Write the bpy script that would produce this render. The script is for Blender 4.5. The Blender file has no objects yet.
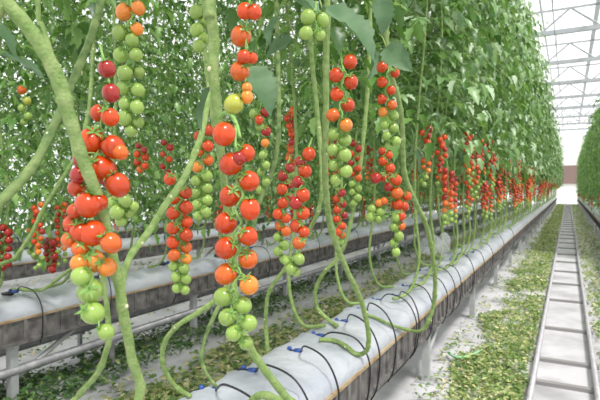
import bpy, math, random
import numpy as np
from mathutils import Vector, Matrix, noise as mnoise

sc = bpy.context.scene
COL = sc.collection
R = random.Random(7)
PI = math.pi

# ------------------------------------------------------------------ camera
F = 500.0
YAW, PITCH = math.radians(28.2), math.atan(12/500)
CAM = Vector((0, 0, 1.2))
cd = bpy.data.cameras.new('camera'); cam = bpy.data.objects.new('camera', cd); COL.objects.link(cam)
cd.sensor_width = 36; cd.lens = 30; cd.clip_start = 0.02; cd.clip_end = 300
cam.location = CAM; cam.rotation_euler = (PI/2-PITCH, 0, YAW)
sc.camera = cam
cd.dof.use_dof = True; cd.dof.focus_distance = 1.1; cd.dof.aperture_fstop = 11
cp, sp, cy, sy = math.cos(PITCH), math.sin(PITCH), math.cos(YAW), math.sin(YAW)
FW = Vector((-sy*cp, cy*cp, -sp)); RT = Vector((cy, sy, 0)); UP = Vector((-sy*sp, cy*sp, cp))

def P(u, v, d):
    """measured direction in the photo at a depth of d metres -> world point"""
    return CAM + d*(FW + (u-300)/F*RT + (200-v)/F*UP)
def PZ(u, v, z):
    r = FW + (u-300)/F*RT + (200-v)/F*UP
    return CAM + r*((z-CAM.z)/r.z)
def PX(u, v, x):
    r = FW + (u-300)/F*RT + (200-v)/F*UP
    return CAM + r*((x-CAM.x)/r.x)

# ------------------------------------------------------------------ materials
def mat(name, color, rough=0.6, spec=0.5, noise=None, bump=None, translucent=0.0, metallic=0.0, rnd=None, coat=0.0, transparent=0.0, sss=0.0):
    m = bpy.data.materials.new(name); m.use_nodes = True
    nt = m.node_tree; N = nt.nodes; L = nt.links
    b = N['Principled BSDF']; out = N['Material Output']
    b.inputs['Base Color'].default_value = (*color, 1)
    b.inputs['Roughness'].default_value = rough
    b.inputs['Specular IOR Level'].default_value = spec
    b.inputs['Metallic'].default_value = metallic
    b.inputs['Coat Weight'].default_value = coat
    if sss:
        b.inputs['Subsurface Weight'].default_value = sss
        b.inputs['Subsurface Radius'].default_value = (.01, .004, .002)
    src = None
    if noise:
        c2, scale, lo, hi = noise
        tc = N.new('ShaderNodeTexCoord'); nz = N.new('ShaderNodeTexNoise')
        nz.inputs['Scale'].default_value = scale; nz.inputs['Detail'].default_value = 5
        rp = N.new('ShaderNodeValToRGB')
        rp.color_ramp.elements[0].position = lo; rp.color_ramp.elements[1].position = hi
        rp.color_ramp.elements[0].color = (*color, 1); rp.color_ramp.elements[1].color = (*c2, 1)
        L.new(tc.outputs['Object'], nz.inputs['Vector']); L.new(nz.outputs['Fac'], rp.inputs['Fac'])
        src = rp.outputs['Color']
    if rnd:
        hs = N.new('ShaderNodeHueSaturation'); g = N.new('ShaderNodeObjectInfo')
        mr = N.new('ShaderNodeMapRange'); mr.inputs['To Min'].default_value = 1-rnd; mr.inputs['To Max'].default_value = 1+rnd
        L.new(g.outputs['Random'], mr.inputs['Value']); L.new(mr.outputs[0], hs.inputs['Value'])
        if src: L.new(src, hs.inputs['Color'])
        else: hs.inputs['Color'].default_value = (*color, 1)
        src = hs.outputs['Color']
    if src: L.new(src, b.inputs['Base Color'])
    if bump:
        scale, st, dist = bump
        nz2 = N.new('ShaderNodeTexNoise'); nz2.inputs['Scale'].default_value = scale; nz2.inputs['Detail'].default_value = 4
        tc2 = N.new('ShaderNodeTexCoord'); bp = N.new('ShaderNodeBump')
        bp.inputs['Strength'].default_value = st; bp.inputs['Distance'].default_value = dist
        L.new(tc2.outputs['Object'], nz2.inputs['Vector']); L.new(nz2.outputs['Fac'], bp.inputs['Height'])
        L.new(bp.outputs['Normal'], b.inputs['Normal'])
    last = b.outputs[0]
    if translucent:
        t = N.new('ShaderNodeBsdfTranslucent'); mx = N.new('ShaderNodeMixShader'); mx.inputs['Fac'].default_value = translucent
        if src: L.new(src, t.inputs['Color'])
        else: t.inputs['Color'].default_value = (*color, 1)
        L.new(last, mx.inputs[1]); L.new(t.outputs[0], mx.inputs[2]); last = mx.outputs[0]
    if transparent:
        t = N.new('ShaderNodeBsdfTransparent'); mx = N.new('ShaderNodeMixShader'); mx.inputs['Fac'].default_value = transparent
        L.new(last, mx.inputs[1]); L.new(t.outputs[0], mx.inputs[2]); last = mx.outputs[0]
    L.new(last, out.inputs['Surface'])
    return m

def leafmat(name, c1, c2, c3, scale=9, transl=.35, rough=.42, spec=.5):
    """leaf green that differs from leaflet to leaflet (random per island)"""
    m = bpy.data.materials.new(name); m.use_nodes = True
    nt = m.node_tree; N = nt.nodes; L = nt.links
    b = N['Principled BSDF']; out = N['Material Output']
    g = N.new('ShaderNodeNewGeometry'); rp = N.new('ShaderNodeValToRGB')
    e = rp.color_ramp.elements
    e[0].color = (*c1, 1); e[0].position = 0; e[1].color = (*c3, 1); e[1].position = 1
    k = e.new(.55); k.color = (*c2, 1)
    L.new(g.outputs['Random Per Island'], rp.inputs['Fac'])
    L.new(rp.outputs['Color'], b.inputs['Base Color'])
    b.inputs['Roughness'].default_value = rough; b.inputs['Specular IOR Level'].default_value = spec
    t = N.new('ShaderNodeBsdfTranslucent'); mx = N.new('ShaderNodeMixShader'); mx.inputs['Fac'].default_value = transl
    hs = N.new('ShaderNodeHueSaturation'); hs.inputs['Hue'].default_value = .48; hs.inputs['Saturation'].default_value = 1.1; hs.inputs['Value'].default_value = 1.5
    L.new(rp.outputs['Color'], hs.inputs['Color']); L.new(hs.outputs['Color'], t.inputs['Color'])
    L.new(b.outputs[0], mx.inputs[1]); L.new(t.outputs[0], mx.inputs[2]); L.new(mx.outputs[0], out.inputs['Surface'])
    return m

M = {}
M['leaf'] = leafmat('tomato leaf', (.034, .100, .020), (.078, .195, .038), (.19, .35, .09), transl=.30, rough=.38, spec=.8)
M['leaf_sheen'] = leafmat('pale sheen tomato leaf', (.08, .20, .05), (.22, .38, .14), (.54, .66, .48), transl=.28, rough=.38, spec=.8)  # lighter greens; the grey-white end paints the sheen of glossy leaves into the colour
M['leaf_fresh'] = leafmat('fresh tomato leaf', (.06, .17, .03), (.13, .28, .055), (.27, .45, .14), transl=.32, rough=.42, spec=.6)
M['leaf_big'] = mat('large leaf', (.08, .17, .07), .55, .5, noise=((.16, .27, .14), 14, .35, .7), bump=(60, .3, .003), translucent=.3)
M['stem'] = mat('stem', (.15, .26, .065), .65, .25, noise=((.33, .42, .17), 60, .30, .75), bump=(260, .9, .003), rnd=.08)
M['stem_dark'] = mat('woody stem', (.09, .16, .05), .65, .25, noise=((.24, .32, .12), 40, .38, .65), bump=(120, .5, .002))
M['rachis'] = mat('truss stalk', (.22, .40, .10), .5, .4)
M['scar'] = mat('leaf scar', (.62, .60, .40), .8, .2)
M['sepal'] = mat('sepal', (.16, .30, .07), .6, .3)
FR = {
 'r': mat('ripe tomato', (.54, .052, .004), .24, .5, rnd=.18, coat=.1, sss=.05),
 'd': mat('deep red tomato', (.33, .016, .010), .22, .5, rnd=.16, coat=.2, sss=.05),
 'o': mat('orange red tomato', (.62, .11, .008), .24, .5, rnd=.12, coat=.25, sss=.05),
 'y': mat('orange tomato', (.70, .22, .025), .2, .5, rnd=.12, coat=.25, sss=.05),
 'l': mat('yellow green tomato', (.42, .44, .06), .22, .5, rnd=.1, coat=.25, sss=.05),
 'g': mat('green tomato', (.25, .38, .075), .22, .5, rnd=.14, coat=.25, sss=.05)}
M['film'] = mat('white plastic film', (.37, .395, .45), .34, .5, noise=((.48, .50, .54), 3, .4, .65), bump=(14, .35, .03))
M['gutter'] = mat('galvanised gutter', (.085, .08, .08), .6, .4, noise=((.25, .235, .23), 16, .35, .72), metallic=.15)
M['gutter_lip'] = mat('rusty gutter lip', (.30, .19, .08), .7, .3, noise=((.50, .42, .30), 9, .35, .7))
M['post'] = mat('grey post', (.36, .37, .38), .5, .5, noise=((.48, .49, .50), 12, .4, .7))
M['pipe'] = mat('steel pipe', (.27, .27, .285), .42, .5, metallic=.35, noise=((.42, .42, .43), 20, .4, .7))
M['rail'] = mat('rail pipe', (.42, .41, .44), .45, .5, metallic=.2, noise=((.55, .54, .57), 25, .4, .7))
M['sleeper'] = mat('rail support', (.28, .27, .27), .6, .4)
M['black'] = mat('black rubber tube', (.012, .013, .018), .4, .5)
M['blue'] = mat('blue plastic stake', (.02, .07, .30), .35, .5)
M['truss'] = mat('greenhouse steel', (.36, .38, .40), .5, .5)
M['bar'] = mat('glazing bar', (.62, .64, .67), .5, .5)
M['glass'] = mat('greenhouse glass', (.85, .88, .90), .3, .3, translucent=.6, transparent=.84)
M['floor'] = mat('white ground sheet', (.36, .355, .37), .65, .3, noise=((.60, .59, .62), 2.6, .30, .55), bump=(14, .25, .02))
M['wallfar'] = mat('pale end wall', (.78, .80, .74), .7, .3)
M['shade'] = mat('brown screen', (.24, .17, .15), .7, .3)
M['weed'] = leafmat('ground weeds', (.09, .19, .05), (.22, .34, .10), (.46, .52, .22), transl=.3)
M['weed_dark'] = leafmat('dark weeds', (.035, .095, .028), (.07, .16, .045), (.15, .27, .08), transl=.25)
M['litter'] = leafmat('fallen leaves', (.34, .42, .14), (.60, .58, .28), (.80, .69, .48), transl=.2)
M['clip'] = mat('pale green ribbon', (.30, .60, .33), .5, .4)
M['lamp'] = mat('roof fan housing', (.35, .42, .38), .5, .5)

# ------------------------------------------------------------------ object helpers
def link(name, verts, faces, mats, parent=None, mi=None, smooth=True):
    me = bpy.data.meshes.new(name); me.from_pydata([tuple(map(float, v)) for v in verts], [], [tuple(f) for f in faces])
    for m in (mats if isinstance(mats, (list, tuple)) else [mats]): me.materials.append(m)
    if mi is not None: me.polygons.foreach_set('material_index', np.asarray(mi, dtype=np.int32))
    if smooth: me.polygons.foreach_set('use_smooth', np.ones(len(me.polygons), dtype=bool))
    me.update()
    o = bpy.data.objects.new(name, me); COL.objects.link(o)
    if parent: o.parent = parent
    return o
def meshonly(name, verts, faces, mats, mi=None, smooth=True):
    o = link(name, verts, faces, mats, None, mi, smooth); me = o.data; bpy.data.objects.remove(o); return me
def place(name, me, parent=None, loc=(0, 0, 0), rot=None, scale=None):
    o = bpy.data.objects.new(name, me); COL.objects.link(o)
    if parent: o.parent = parent
    o.location = loc
    if rot is not None: o.rotation_euler = rot
    if scale is not None: o.scale = (scale,)*3 if not hasattr(scale, '__len__') else scale
    return o
def tag(o, label, cat, group=None, kind=None):
    o['label'] = label; o['category'] = cat
    if group: o['group'] = group
    if kind: o['kind'] = kind
    return o
def empty(name, loc, label, cat, group=None):
    o = bpy.data.objects.new(name, None); COL.objects.link(o); o.location = loc; o.empty_display_size = .05
    return tag(o, label, cat, group)
def struct(name, verts, faces, m, smooth=False):
    o = link(name, verts, faces, m, smooth=smooth); o['kind'] = 'structure'; return o

class MB:
    def __init__(s): s.v = []; s.f = []; s.m = []
    def add(s, v, f, m=0):
        n = len(s.v); s.v += [tuple(x) for x in v]; s.f += [tuple(i+n for i in q) for q in f]; s.m += [m]*len(f)
    def box(s, x0, x1, y0, y1, z0, z1, m=0):
        v = [(x, y, z) for x in (x0, x1) for y in (y0, y1) for z in (z0, z1)]
        s.add(v, [(0, 1, 3, 2), (4, 6, 7, 5), (0, 4, 5, 1), (2, 3, 7, 6), (0, 2, 6, 4), (1, 5, 7, 3)], m)
    def tube(s, pts, rad, n=8, m=0, cap=True):
        pts = [Vector(p) for p in pts]
        if not hasattr(rad, '__len__'): rad = [rad]*len(pts)
        rad = [float(q) for q in rad]
        T = []
        for i in range(len(pts)):
            t = pts[min(i+1, len(pts)-1)] - pts[max(i-1, 0)]
            T.append(t.normalized() if t.length > 1e-9 else Vector((0, 0, 1)))
        a = Vector((1, 0, 0)) if abs(T[0].x) < .8 else Vector((0, 1, 0))
        nrm = (a - T[0]*a.dot(T[0])).normalized()
        V = []
        for p, t, r in zip(pts, T, rad):
            nrm = (nrm - t*nrm.dot(t)).normalized(); b = t.cross(nrm)
            for k in range(n):
                q = 2*PI*k/n; V.append(p + r*(math.cos(q)*nrm + math.sin(q)*b))
        Fc = [(i*n+k, i*n+(k+1) % n, (i+1)*n+(k+1) % n, (i+1)*n+k) for i in range(len(pts)-1) for k in range(n)]
        if cap: Fc += [tuple(range(n))[::-1], tuple((len(pts)-1)*n+k for k in range(n))]
        s.add(V, Fc, m)
    def ball(s, c, r, m=0, n=8, h=6, sq=(1, 1, 1)):
        V = [(c[0], c[1], c[2]+r*sq[2])]
        for i in range(1, h):
            for k in range(n):
                a, b = PI*i/h, 2*PI*k/n
                V.append((c[0]+r*sq[0]*math.sin(a)*math.cos(b), c[1]+r*sq[1]*math.sin(a)*math.sin(b), c[2]+r*sq[2]*math.cos(a)))
        V.append((c[0], c[1], c[2]-r*sq[2])); e = len(V)-1
        Fc = [(0, 1+k, 1+(k+1) % n) for k in range(n)]
        Fc += [(1+i*n+k, 1+(i+1)*n+k, 1+(i+1)*n+(k+1) % n, 1+i*n+(k+1) % n) for i in range(h-2) for k in range(n)]
        Fc += [(e, 1+(h-2)*n+(k+1) % n, 1+(h-2)*n+k) for k in range(n)]
        s.add(V, Fc, m)
    def build(s, name, mats, parent=None, smooth=True):
        return link(name, s.v, s.f, mats, parent, s.m, smooth)
    def mesh(s, name, mats, smooth=True):
        return meshonly(name, s.v, s.f, mats, s.m, smooth)

def cat(pts, sub=6):
    """Catmull-Rom through points (tuples of any length)"""
    p = [np.array(q, dtype=float) for q in pts]
    if len(p) < 3: return [p[0]+(p[1]-p[0])*i/sub for i in range(sub+1)]
    p = [2*p[0]-p[1]] + p + [2*p[-1]-p[-2]]
    out = []
    for i in range(1, len(p)-2):
        for k in range(sub):
            t = k/sub
            out.append(.5*((2*p[i])+(-p[i-1]+p[i+1])*t+(2*p[i-1]-5*p[i]+4*p[i+1]-p[i+2])*t*t+(-p[i-1]+3*p[i]-3*p[i+1]+p[i+2])*t**3))
    out.append(p[-2]); return out

# ------------------------------------------------------------------ leaf shapes
def leaflet(L, W, detail=0):
    """one lobed leaflet along +X, folded at the midrib and drooping at the tip"""
    if detail == 0: st = [(0, 0), (.14, .80), (.27, .58), (.42, 1.0), (.58, .52), (.70, .58), (1, 0)]
    else: st = [(0, 0), (.07, .38), (.12, .78), (.19, .72), (.25, 1.0), (.31, .86), (.40, 1.03), (.46, .84), (.55, .92), (.61, .68), (.70, .70), (.76, .46), (.86, .38), (.91, .2), (1, 0)]
    V = []; Fc = []
    def z(t, w): return -.30*L*t*t + .22*W*abs(w) + (.06*L*math.sin(t*9+w*2) if detail else 0)*abs(w)
    rows = []
    for t, w in st:
        i = len(V); V.append((L*t, 0, z(t, 0)))
        if w > 0:
            V.append((L*t+.04*L*w, W*.5*w, z(t, w))); V.append((L*t+.04*L*w, -W*.5*w, z(t, w))); rows.append((i, i+1, i+2))
        else: rows.append((i, i, i))
    for a, b in zip(rows, rows[1:]):
        for s in (1, 2):
            q = [a[0], b[0], b[s], a[s]]
            q = [x for k, x in enumerate(q) if x not in q[:k]]
            if s == 2: q = q[::-1]
            Fc.append(tuple(q))
    return np.array(V), Fc
LF0 = leaflet(1, .62, 0); LF1 = leaflet(1, .66, 1)

def frame(d, roll=0.0):
    d = np.array(d, float); d /= np.linalg.norm(d)
    up = np.array((0, 0, 1.)); y = np.cross(up, d)
    if np.linalg.norm(y) < 1e-3: y = np.array((0, 1., 0))
    y /= np.linalg.norm(y); z = np.cross(d, y)
    c, s = math.cos(roll), math.sin(roll)
    return np.array([d, c*y+s*z, c*z-s*y])

def add_leaf(mb, base, az, length, rng, lsize, mi=0, detail=0, rise=.25, pairs=4, stalk=True):
    """a whole compound tomato leaf: stalk, pairs of leaflets and an end leaflet"""
    base = np.array(base, float); h = np.array((math.cos(az), math.sin(az), 0.)); side = np.array((-h[1], h[0], 0))
    droop = rng.uniform(.5, 1.2)
    pts = []
    for i in range(6):
        t = i/5; pts.append(base + h*length*t*(1-.12*t*droop) + np.array((0, 0, 1))*(length*(rise*t-.75*droop*t*t)) + side*length*.12*math.sin(t*3)*rng.uniform(-1, 1))
    if stalk: mb.tube([tuple(p) for p in pts], [.0028, .0025, .002, .0018, .0014, .001], 3 if not detail else 6, 1, cap=False)
    LV, LFc = (LF1 if detail else LF0)
    def put(p, d, s, roll):
        fr = frame(d, roll); mb.add((LV*s)@fr + p, LFc, mi)
    for k in range(pairs):
        t = .30+.60*k/pairs; f = t*5; i = int(f); p = pts[i]+(pts[min(i+1, 5)]-pts[i])*(f-i)
        tg = pts[min(i+1, 5)]-pts[i]; tg = tg/np.linalg.norm(tg)
        for s in (1, -1):
            if rng.random() < .06: continue
            d = tg*rng.uniform(.25, .7)+s*side*rng.uniform(.7, 1.1)+np.array((0, 0, rng.uniform(-.75, .15)))
            put(p, d, lsize*rng.uniform(.6, 1.1)*(.75+.35*math.sin(PI*t)), rng.uniform(-.5, .5))
    tg = pts[5]-pts[4]; put(pts[5], tg/np.linalg.norm(tg)+np.array((0, 0, -.3)), lsize*rng.uniform(1.0, 1.35), rng.uniform(-.4, .4))

def foliage_mesh(seed, z0, z1, n, rad, lsize, lean=(0, 0), thin=0.0, bulge=None, alt_leaf='leaf_fresh'):
    rng = random.Random(seed); mb = MB()
    for i in range(n):
        t = (i+rng.random())/n
        if thin: t = t**(1/(1+thin)) if rng.random() < .8 else t
        z = z0+(z1-z0)*t
        az = i*2.4+rng.uniform(-.5, .5)
        taper = 1.0 if t < .85 else 1.0-(t-.85)*2.5
        L = rad*rng.uniform(.65, 1.1)*taper*(1 if not bulge else bulge(t))
        add_leaf(mb, (lean[0]*t+rng.uniform(-.03, .03), lean[1]*t, z), az, L, rng, lsize*rng.uniform(.8, 1.25), 2 if rng.random() < .42+.3*(t > .7) else 0, 0, rng.uniform(.1, .5))
    return mb.mesh('foliage', [M['leaf'], M['stem'], M[alt_leaf]])

# ------------------------------------------------------------------ tomato shapes
def tomato_mesh(mt, n, h, calyx=True):
    mb = MB(); V = []; Fc = []
    for i in range(h+1):
        a = PI*i/h; r = math.sin(a); z = math.cos(a)*1.04
        if z > 0: z -= .16*math.exp(-(r/.33)**2)
        if i in (0, h): V.append((0, 0, z))
        else: V += [(r*math.cos(2*PI*k/n), r*math.sin(2*PI*k/n), z) for k in range(n)]
    e = len(V)-1
    Fc = [(0, 1+k, 1+(k+1) % n) for k in range(n)]+[(1+i*n+k, 1+(i+1)*n+k, 1+(i+1)*n+(k+1) % n, 1+i*n+(k+1) % n) for i in range(h-2) for k in range(n)]+[(e, 1+(h-2)*n+(k+1) % n, 1+(h-2)*n+k) for k in range(n)]
    mb.add(V, Fc, 0)
    if calyx:
        for k in range(5):
            a = 2*PI*k/5; c, s = math.cos(a), math.sin(a)
            def q(r, w, z): return (r*c-w*s, r*s+w*c, z)
            mb.add([q(.05, -.07, .93), q(.05, .07, .93), q(.42, .15, 1.03), q(.42, -.15, 1.03), q(.98, 0, 1.16)], [(0, 3, 2, 1), (3, 4, 2)], 1)
        mb.tube([(0, 0, .86), (.03, 0, 1.1), (.1, 0, 1.35)], [.07, .06, .05], 5, 1)
    return mb.mesh('tomato', [mt, M['sepal']])
TOM = {k: tomato_mesh(m, 20, 14) for k, m in FR.items()}
TOML = {k: tomato_mesh(m, 10, 7, False) for k, m in FR.items()}

def truss(parent, base, toms, start, dj=.35, hi=True, thick=.0022, origin=None):
    """toms: list of (world point, radius, colour key); one stalk mesh with a tomato child each"""
    b = Vector(base)
    ts = sorted(toms, key=lambda t: -t[0].z)
    path = [Vector(start)]
    for i in range(len(ts)):
        w = ts[max(0, i-1):i+2]; c = sum((t[0] for t in w), Vector())/len(w); path.append(c)
    path[1:] = [path[i] for i in range(1, len(path))]
    mb = MB(); pp = cat([p-b for p in path], 3)
    mb.tube(pp, [thick*(1.2-.6*i/len(pp)) for i in range(len(pp))], 6, 0)
    out = []
    for i, (p, r, c) in enumerate(ts):
        q = path[i]+(path[min(i+1, len(path)-1)]-path[i])*.5 - b
        t = p-b; d = (q-t); d.z = 0; d = d.normalized()*.7 if d.length > 1e-6 else Vector()
        d += Vector((R.uniform(.1, .8), R.uniform(-.8, -.1), R.uniform(.55, 1.0))); d.normalize()
        top = t+d*r*.95
        mb.tube(cat([q, (q+top)/2+Vector((0, 0, r*.25)), top], 3), thick*.6, 5, 0)
        out.append((t, d, r, c))
    tr = mb.build('fruit_truss', [M['rachis']], parent)
    for t, d, r, c in out:
        rot = d.to_track_quat('Z', 'Y').to_euler()
        place('tomato', (TOM if hi else TOML)[c], tr, t, rot, (r, r, r*R.uniform(.98, 1.1)))
    return tr

def pix_truss(parent, base, lst, depth, start, ftype=None, hi=True, jit=.5):
    toms = []
    for i, (u, v, r, c) in enumerate(lst):
        rr = r*.96*depth/F
        dd = depth+(R.uniform(-jit, jit))*rr*1.6
        toms.append((P(u, v, dd), rr, c))
    return truss(parent, base, toms, start, hi=hi, thick=max(.0012, .0017*lst[0][2]/9*depth/.8))

def col_truss(u, v0, v1, r, cols, w=6, lean=0, ph=0):
    """two staggered columns of fruit; cols like 'rrrroyggg' from top to bottom"""
    n = len(cols); out = []
    for i, c in enumerate(cols):
        t = i/(n-1); s = 1 if (i+ph) % 2 else -1
        out.append((u+lean*t+s*w*(.9 if i not in (0, n-1) else .4)+R.uniform(-.8, .8), v0+(v1-v0)*t+R.uniform(-.8, .8), r*R.uniform(.88, 1.1), c))
    return out

def stem_obj(parent, base, pts, mt='stem', nodes=True, seed=0):
    """pts: (Vector, radius)"""
    rng = random.Random(seed); b = Vector(base)
    c = cat([(*(p-b), r*.82) for p, r in pts], 8); mb = MB()
    rad = [q[3]*(1+.05*math.sin(i*1.3)) for i, q in enumerate(c)]
    acc = 0; marks = []
    for i in range(1, len(c)):
        acc += np.linalg.norm(c[i][:3]-c[i-1][:3])
        if nodes and acc > .11+rng.random()*.05 and 2 < i < len(c)-2:
            acc = 0; rad[i] *= 1.22; marks.append(i); rad[i-1] *= 1.08
    mb.tube([q[:3] for q in c], rad, 12, 0)
    for i in marks:
        a = rng.uniform(0, 2*PI); p = c[i][:3]; r = c[i][3]
        mb.ball((p[0]+r*.9*math.cos(a), p[1]+r*.9*math.sin(a), p[2]), r*.5, 1, 7, 5)
    return mb.build('stem', [M[mt], M['scar']], parent)

# ================================================================== SETTING
ROWX = [-.895, -2.835, -4.78, -6.72]
ZT, ZB = .48, .345            # gutter lip and underside
# floor
struct('floor', [(-12, -3, 0), (8, -3, 0), (8, 52, 0), (-12, 52, 0)], [(0, 1, 2, 3)], M['floor'])
# end wall with brown screen
mb = MB(); mb.box(-12, 8, 48, 48.1, 0, 5.8); o = mb.build('wall_back', [M['wallfar']], smooth=False); o['kind'] = 'structure'
mb = MB(); mb.box(-1.2, 1.2, 47.9, 48, 1.55, 3.1)
mb.box(-1.25, -1.15, 47.85, 48, 1.5, 3.15); mb.box(1.15, 1.25, 47.85, 48, 1.5, 3.15)
o = mb.build('window_1', [M['shade']], smooth=False); o['kind'] = 'structure'
# glass side wall far left
mb = MB(); mb.box(-12, -11.98, -3, 48, 0, 5.8); o = mb.build('wall_left', [M['glass']], smooth=False); o['kind'] = 'structure'
mb = MB()
for k in range(18): mb.box(-11.97, -11.9, -3+k*3-.04, -3+k*3+.04, 0, 5.8)
for z in (1, 2.6, 4.2): mb.box(-11.97, -11.92, -3, 48, z-.03, z+.03)
o = mb.build('trim_1', [M['bar']], smooth=False); o['kind'] = 'structure'
# gabled glass roof: ridges along Y
BW = 3.2; X0 = -12.4+.3; ZE, ZR = 6.55, 7.45
mb = MB(); bars = MB(); x = X0
nb = 7
for k in range(nb):
    a, c, d = X0+k*BW, X0+(k+.5)*BW, X0+(k+1)*BW
    mb.add([(a, -3, ZE), (c, -3, ZR), (c, 48, ZR), (a, 48, ZE)], [(0, 1, 2, 3)])
    mb.add([(c, -3, ZR), (d, -3, ZE), (d, 48, ZE), (c, 48, ZR)], [(0, 1, 2, 3)])
    bars.box(a-.06, a+.06, -3, 48, ZE-.1, ZE); bars.box(c-.03, c+.03, -3, 48, ZR-.05, ZR)
    for j in range(21):
        y = 2+j*2.2
        bars.tube([(a, y, ZE), (c, y, ZR), (d, y, ZE)], .015, 4)
o = mb.build('ceiling', [M['glass']], smooth=False); o['kind'] = 'structure'
o = bars.build('trim_2', [M['bar']], smooth=False); o['kind'] = 'structure'
# lattice trusses across the house
ZC = 5.77
def roof_truss(y, n):
    mb = MB(); 
    mb.box(-12, 10, y-.05, y+.05, ZC-.065, ZC+.065); mb.box(-12, 10, y-.025, y+.025, ZE-.15, ZE-.1)
    x = -12; k = 0
    while x < 9.9:
        za, zb = (ZC, ZE-.12) if k % 2 == 0 else (ZE-.12, ZC)
        mb.tube([(x, y, za), (x+.8, y, zb)], .03, 5); x += .8; k += 1
    o = mb.build('trim_%d' % n, [M['truss']], smooth=False); o['kind'] = 'structure'
for k in range(10): roof_truss(8.6+4*k, 3+k)
mb = MB()
for xx in (-.35, 1.4):
    mb.tube([(xx, 4, 5.2), (xx, 48, 5.2)], .012, 5)
for k in range(10):
    mb.tube([(-.35, 8.6+4*k, 5.2), (-.35, 8.6+4*k, ZC)], .01, 4)
    mb.tube([(1.4, 8.6+4*k, 5.2), (1.4, 8.6+4*k, ZC)], .01, 4)
o = mb.build('trim_13', [M['truss']]); o['kind'] = 'structure'

# ================================================================== ROW FURNITURE
def film_top(x):
    x -= ROWX[0]
    for (a, za), (b, zb) in zip(PROF[1:], PROF[2:]):
        if b <= x <= a: return ZT+za+(zb-za)*(a-x)/(a-b)
    return 0
def film_rel(x, y):
    q = mnoise.noise(Vector((x*5, y*1.8, 3.1)))*.010
    f1 = 1-abs(mnoise.noise(Vector((x*5+y*4, y*3-x*6, 1.1)))); f2 = 1-abs(mnoise.noise(Vector((x*9-y*7, y*2+x*4, 7.7))))
    return q+.015*f1**10+.012*f2**12-.005
def film_at(x, y):
    return film_top(x)+film_rel(x-ROWX[0], y)
def PF(u, v, up=.010):
    """where the line of sight meets the near film"""
    best = None
    for k in range(2200):
        p = P(u, v, .6+k*.006)
        if not -1.05 < p.x < -.72: continue
        g = p.z-film_at(p.x, p.y)
        if best is None or g < best[0]: best = (g, p)
        if g <= up: break
    p = best[1]; return Vector((p.x, p.y, film_at(p.x, p.y)+up))
PROF = [(.176, -.012), (.181, .012), (.175, .038), (.155, .060), (.12, .076), (.07, .086), (.02, .090), (-.04, .091), (-.09, .088), (-.13, .078), (-.155, .055), (-.17, .025), (-.176, -.012)]
def slab_mesh(y0, y1):
    prof = PROF
    n = int((y1-y0)/.045); V = []; Fc = []
    for i in range(n+1):
        y = y0+(y1-y0)*i/n
        for j, (x, z) in enumerate(prof):
            q = film_rel(x, y)
            edge = min(1, j/3, (len(prof)-1-j)/3)
            # film sags where one bag ends and the next begins
            s = .012*math.exp(-(((y/1.0) % 1-.5)/.04)**2)
            V.append((x+mnoise.noise(Vector((y*3, x*5, 9)))*.006, y, z+(q-s)*edge))
    m = len(prof)
    Fc = [(i*m+j, i*m+j+1, (i+1)*m+j+1, (i+1)*m+j) for i in range(n) for j in range(m-1)]
    return meshonly('plastic_film', V, Fc, [M['film']])
def gutter_mesh(y0, y1):
    mb = MB(); w = .175
    mb.box(-w, w, y0, y1, ZB, ZB+.008); mb.box(w-.008, w, y0, y1, ZB, ZT); mb.box(-w, -w+.008, y0, y1, ZB, ZT)
    # turned lips and the folded lower flange
    mb.box(w-.006, w+.012, y0, y1, ZT-.008, ZT+.004, 1); mb.box(-w-.012, -w+.006, y0, y1, ZT-.008, ZT+.004, 1)
    mb.box(w-.004, w+.016, y0, y1, ZB-.006, ZB+.012); mb.box(-w-.016, -w+.004, y0, y1, ZB-.006, ZB+.012)
    y = y0+.06
    while y < y1:
        for s in (1, -1): mb.box(min(s*w, s*(w+.010)), max(s*w, s*(w+.010)), y, y+.022, ZB, ZT-.006)
        y += .115
    return mb.mesh('trough', [M['gutter'], M['gutter_lip']], smooth=False)
SLAB = slab_mesh(-1, 41); GUT = gutter_mesh(-1, 41)
def post_mesh():
    mb = MB(); mb.box(-.022, .022, -.022, .022, 0.006, ZB); mb.box(-.06, .06, -.05, .05, 0, .008); mb.box(-.13, .035, -.018, .018, ZB-.03, ZB)
    return mb.mesh('post', [M['post']], smooth=False)
POST = post_mesh()
mb = MB(); mb.tube([(0, 0, .13), (.0, .42, ZB-.01)], .015, 6); BRACE = mb.mesh('brace', [M['post']])
GL = ['grey ribbed growing gutter on posts under the film beside the pipe rails', 'grey ribbed growing gutter behind the front row, above two pipes',
      'growing gutter of the third row, seen between hanging vines', 'growing gutter of the fourth row, deepest among the foliage']
FL = ['long white plastic film wrapped over the bed nearest the pipe rails', 'long white plastic film on the second bed, behind the front row',
      'white plastic film on the third bed, seen between hanging vines', 'white plastic film on the fourth bed, deepest among the foliage']
def row(x, i, first, step, gl, fl, px=.13, nmax=26):
    g = empty('growing_gutter', (x, 0, 0), gl, 'gutter', 'growing gutters')
    place('trough', GUT, g)
    y = first; k = 0
    while y < 41 and k < nmax:
        p = place('post', POST, g, (px, y, 0))
        if k % 2 == 0: place('brace', BRACE, g, (px, y, 0), (0, 0, 0))
        y += step; k += 1
    s = place('plastic_film', SLAB, None, (x, 0, ZT)); tag(s, fl, 'plastic film', 'film covered beds')
for i, x in enumerate(ROWX): row(x, i, (3.08, 1.67, 2.2, 2.0)[i], (1.7, 1.52, 1.7, 1.7)[i], GL[i], FL[i])
RX = .775
row(RX, 4, 3.0, 1.7, 'growing gutter under the vines right of the pipe rails', 'white film bed under the vines right of the pipe rails', px=-.13)

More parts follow.
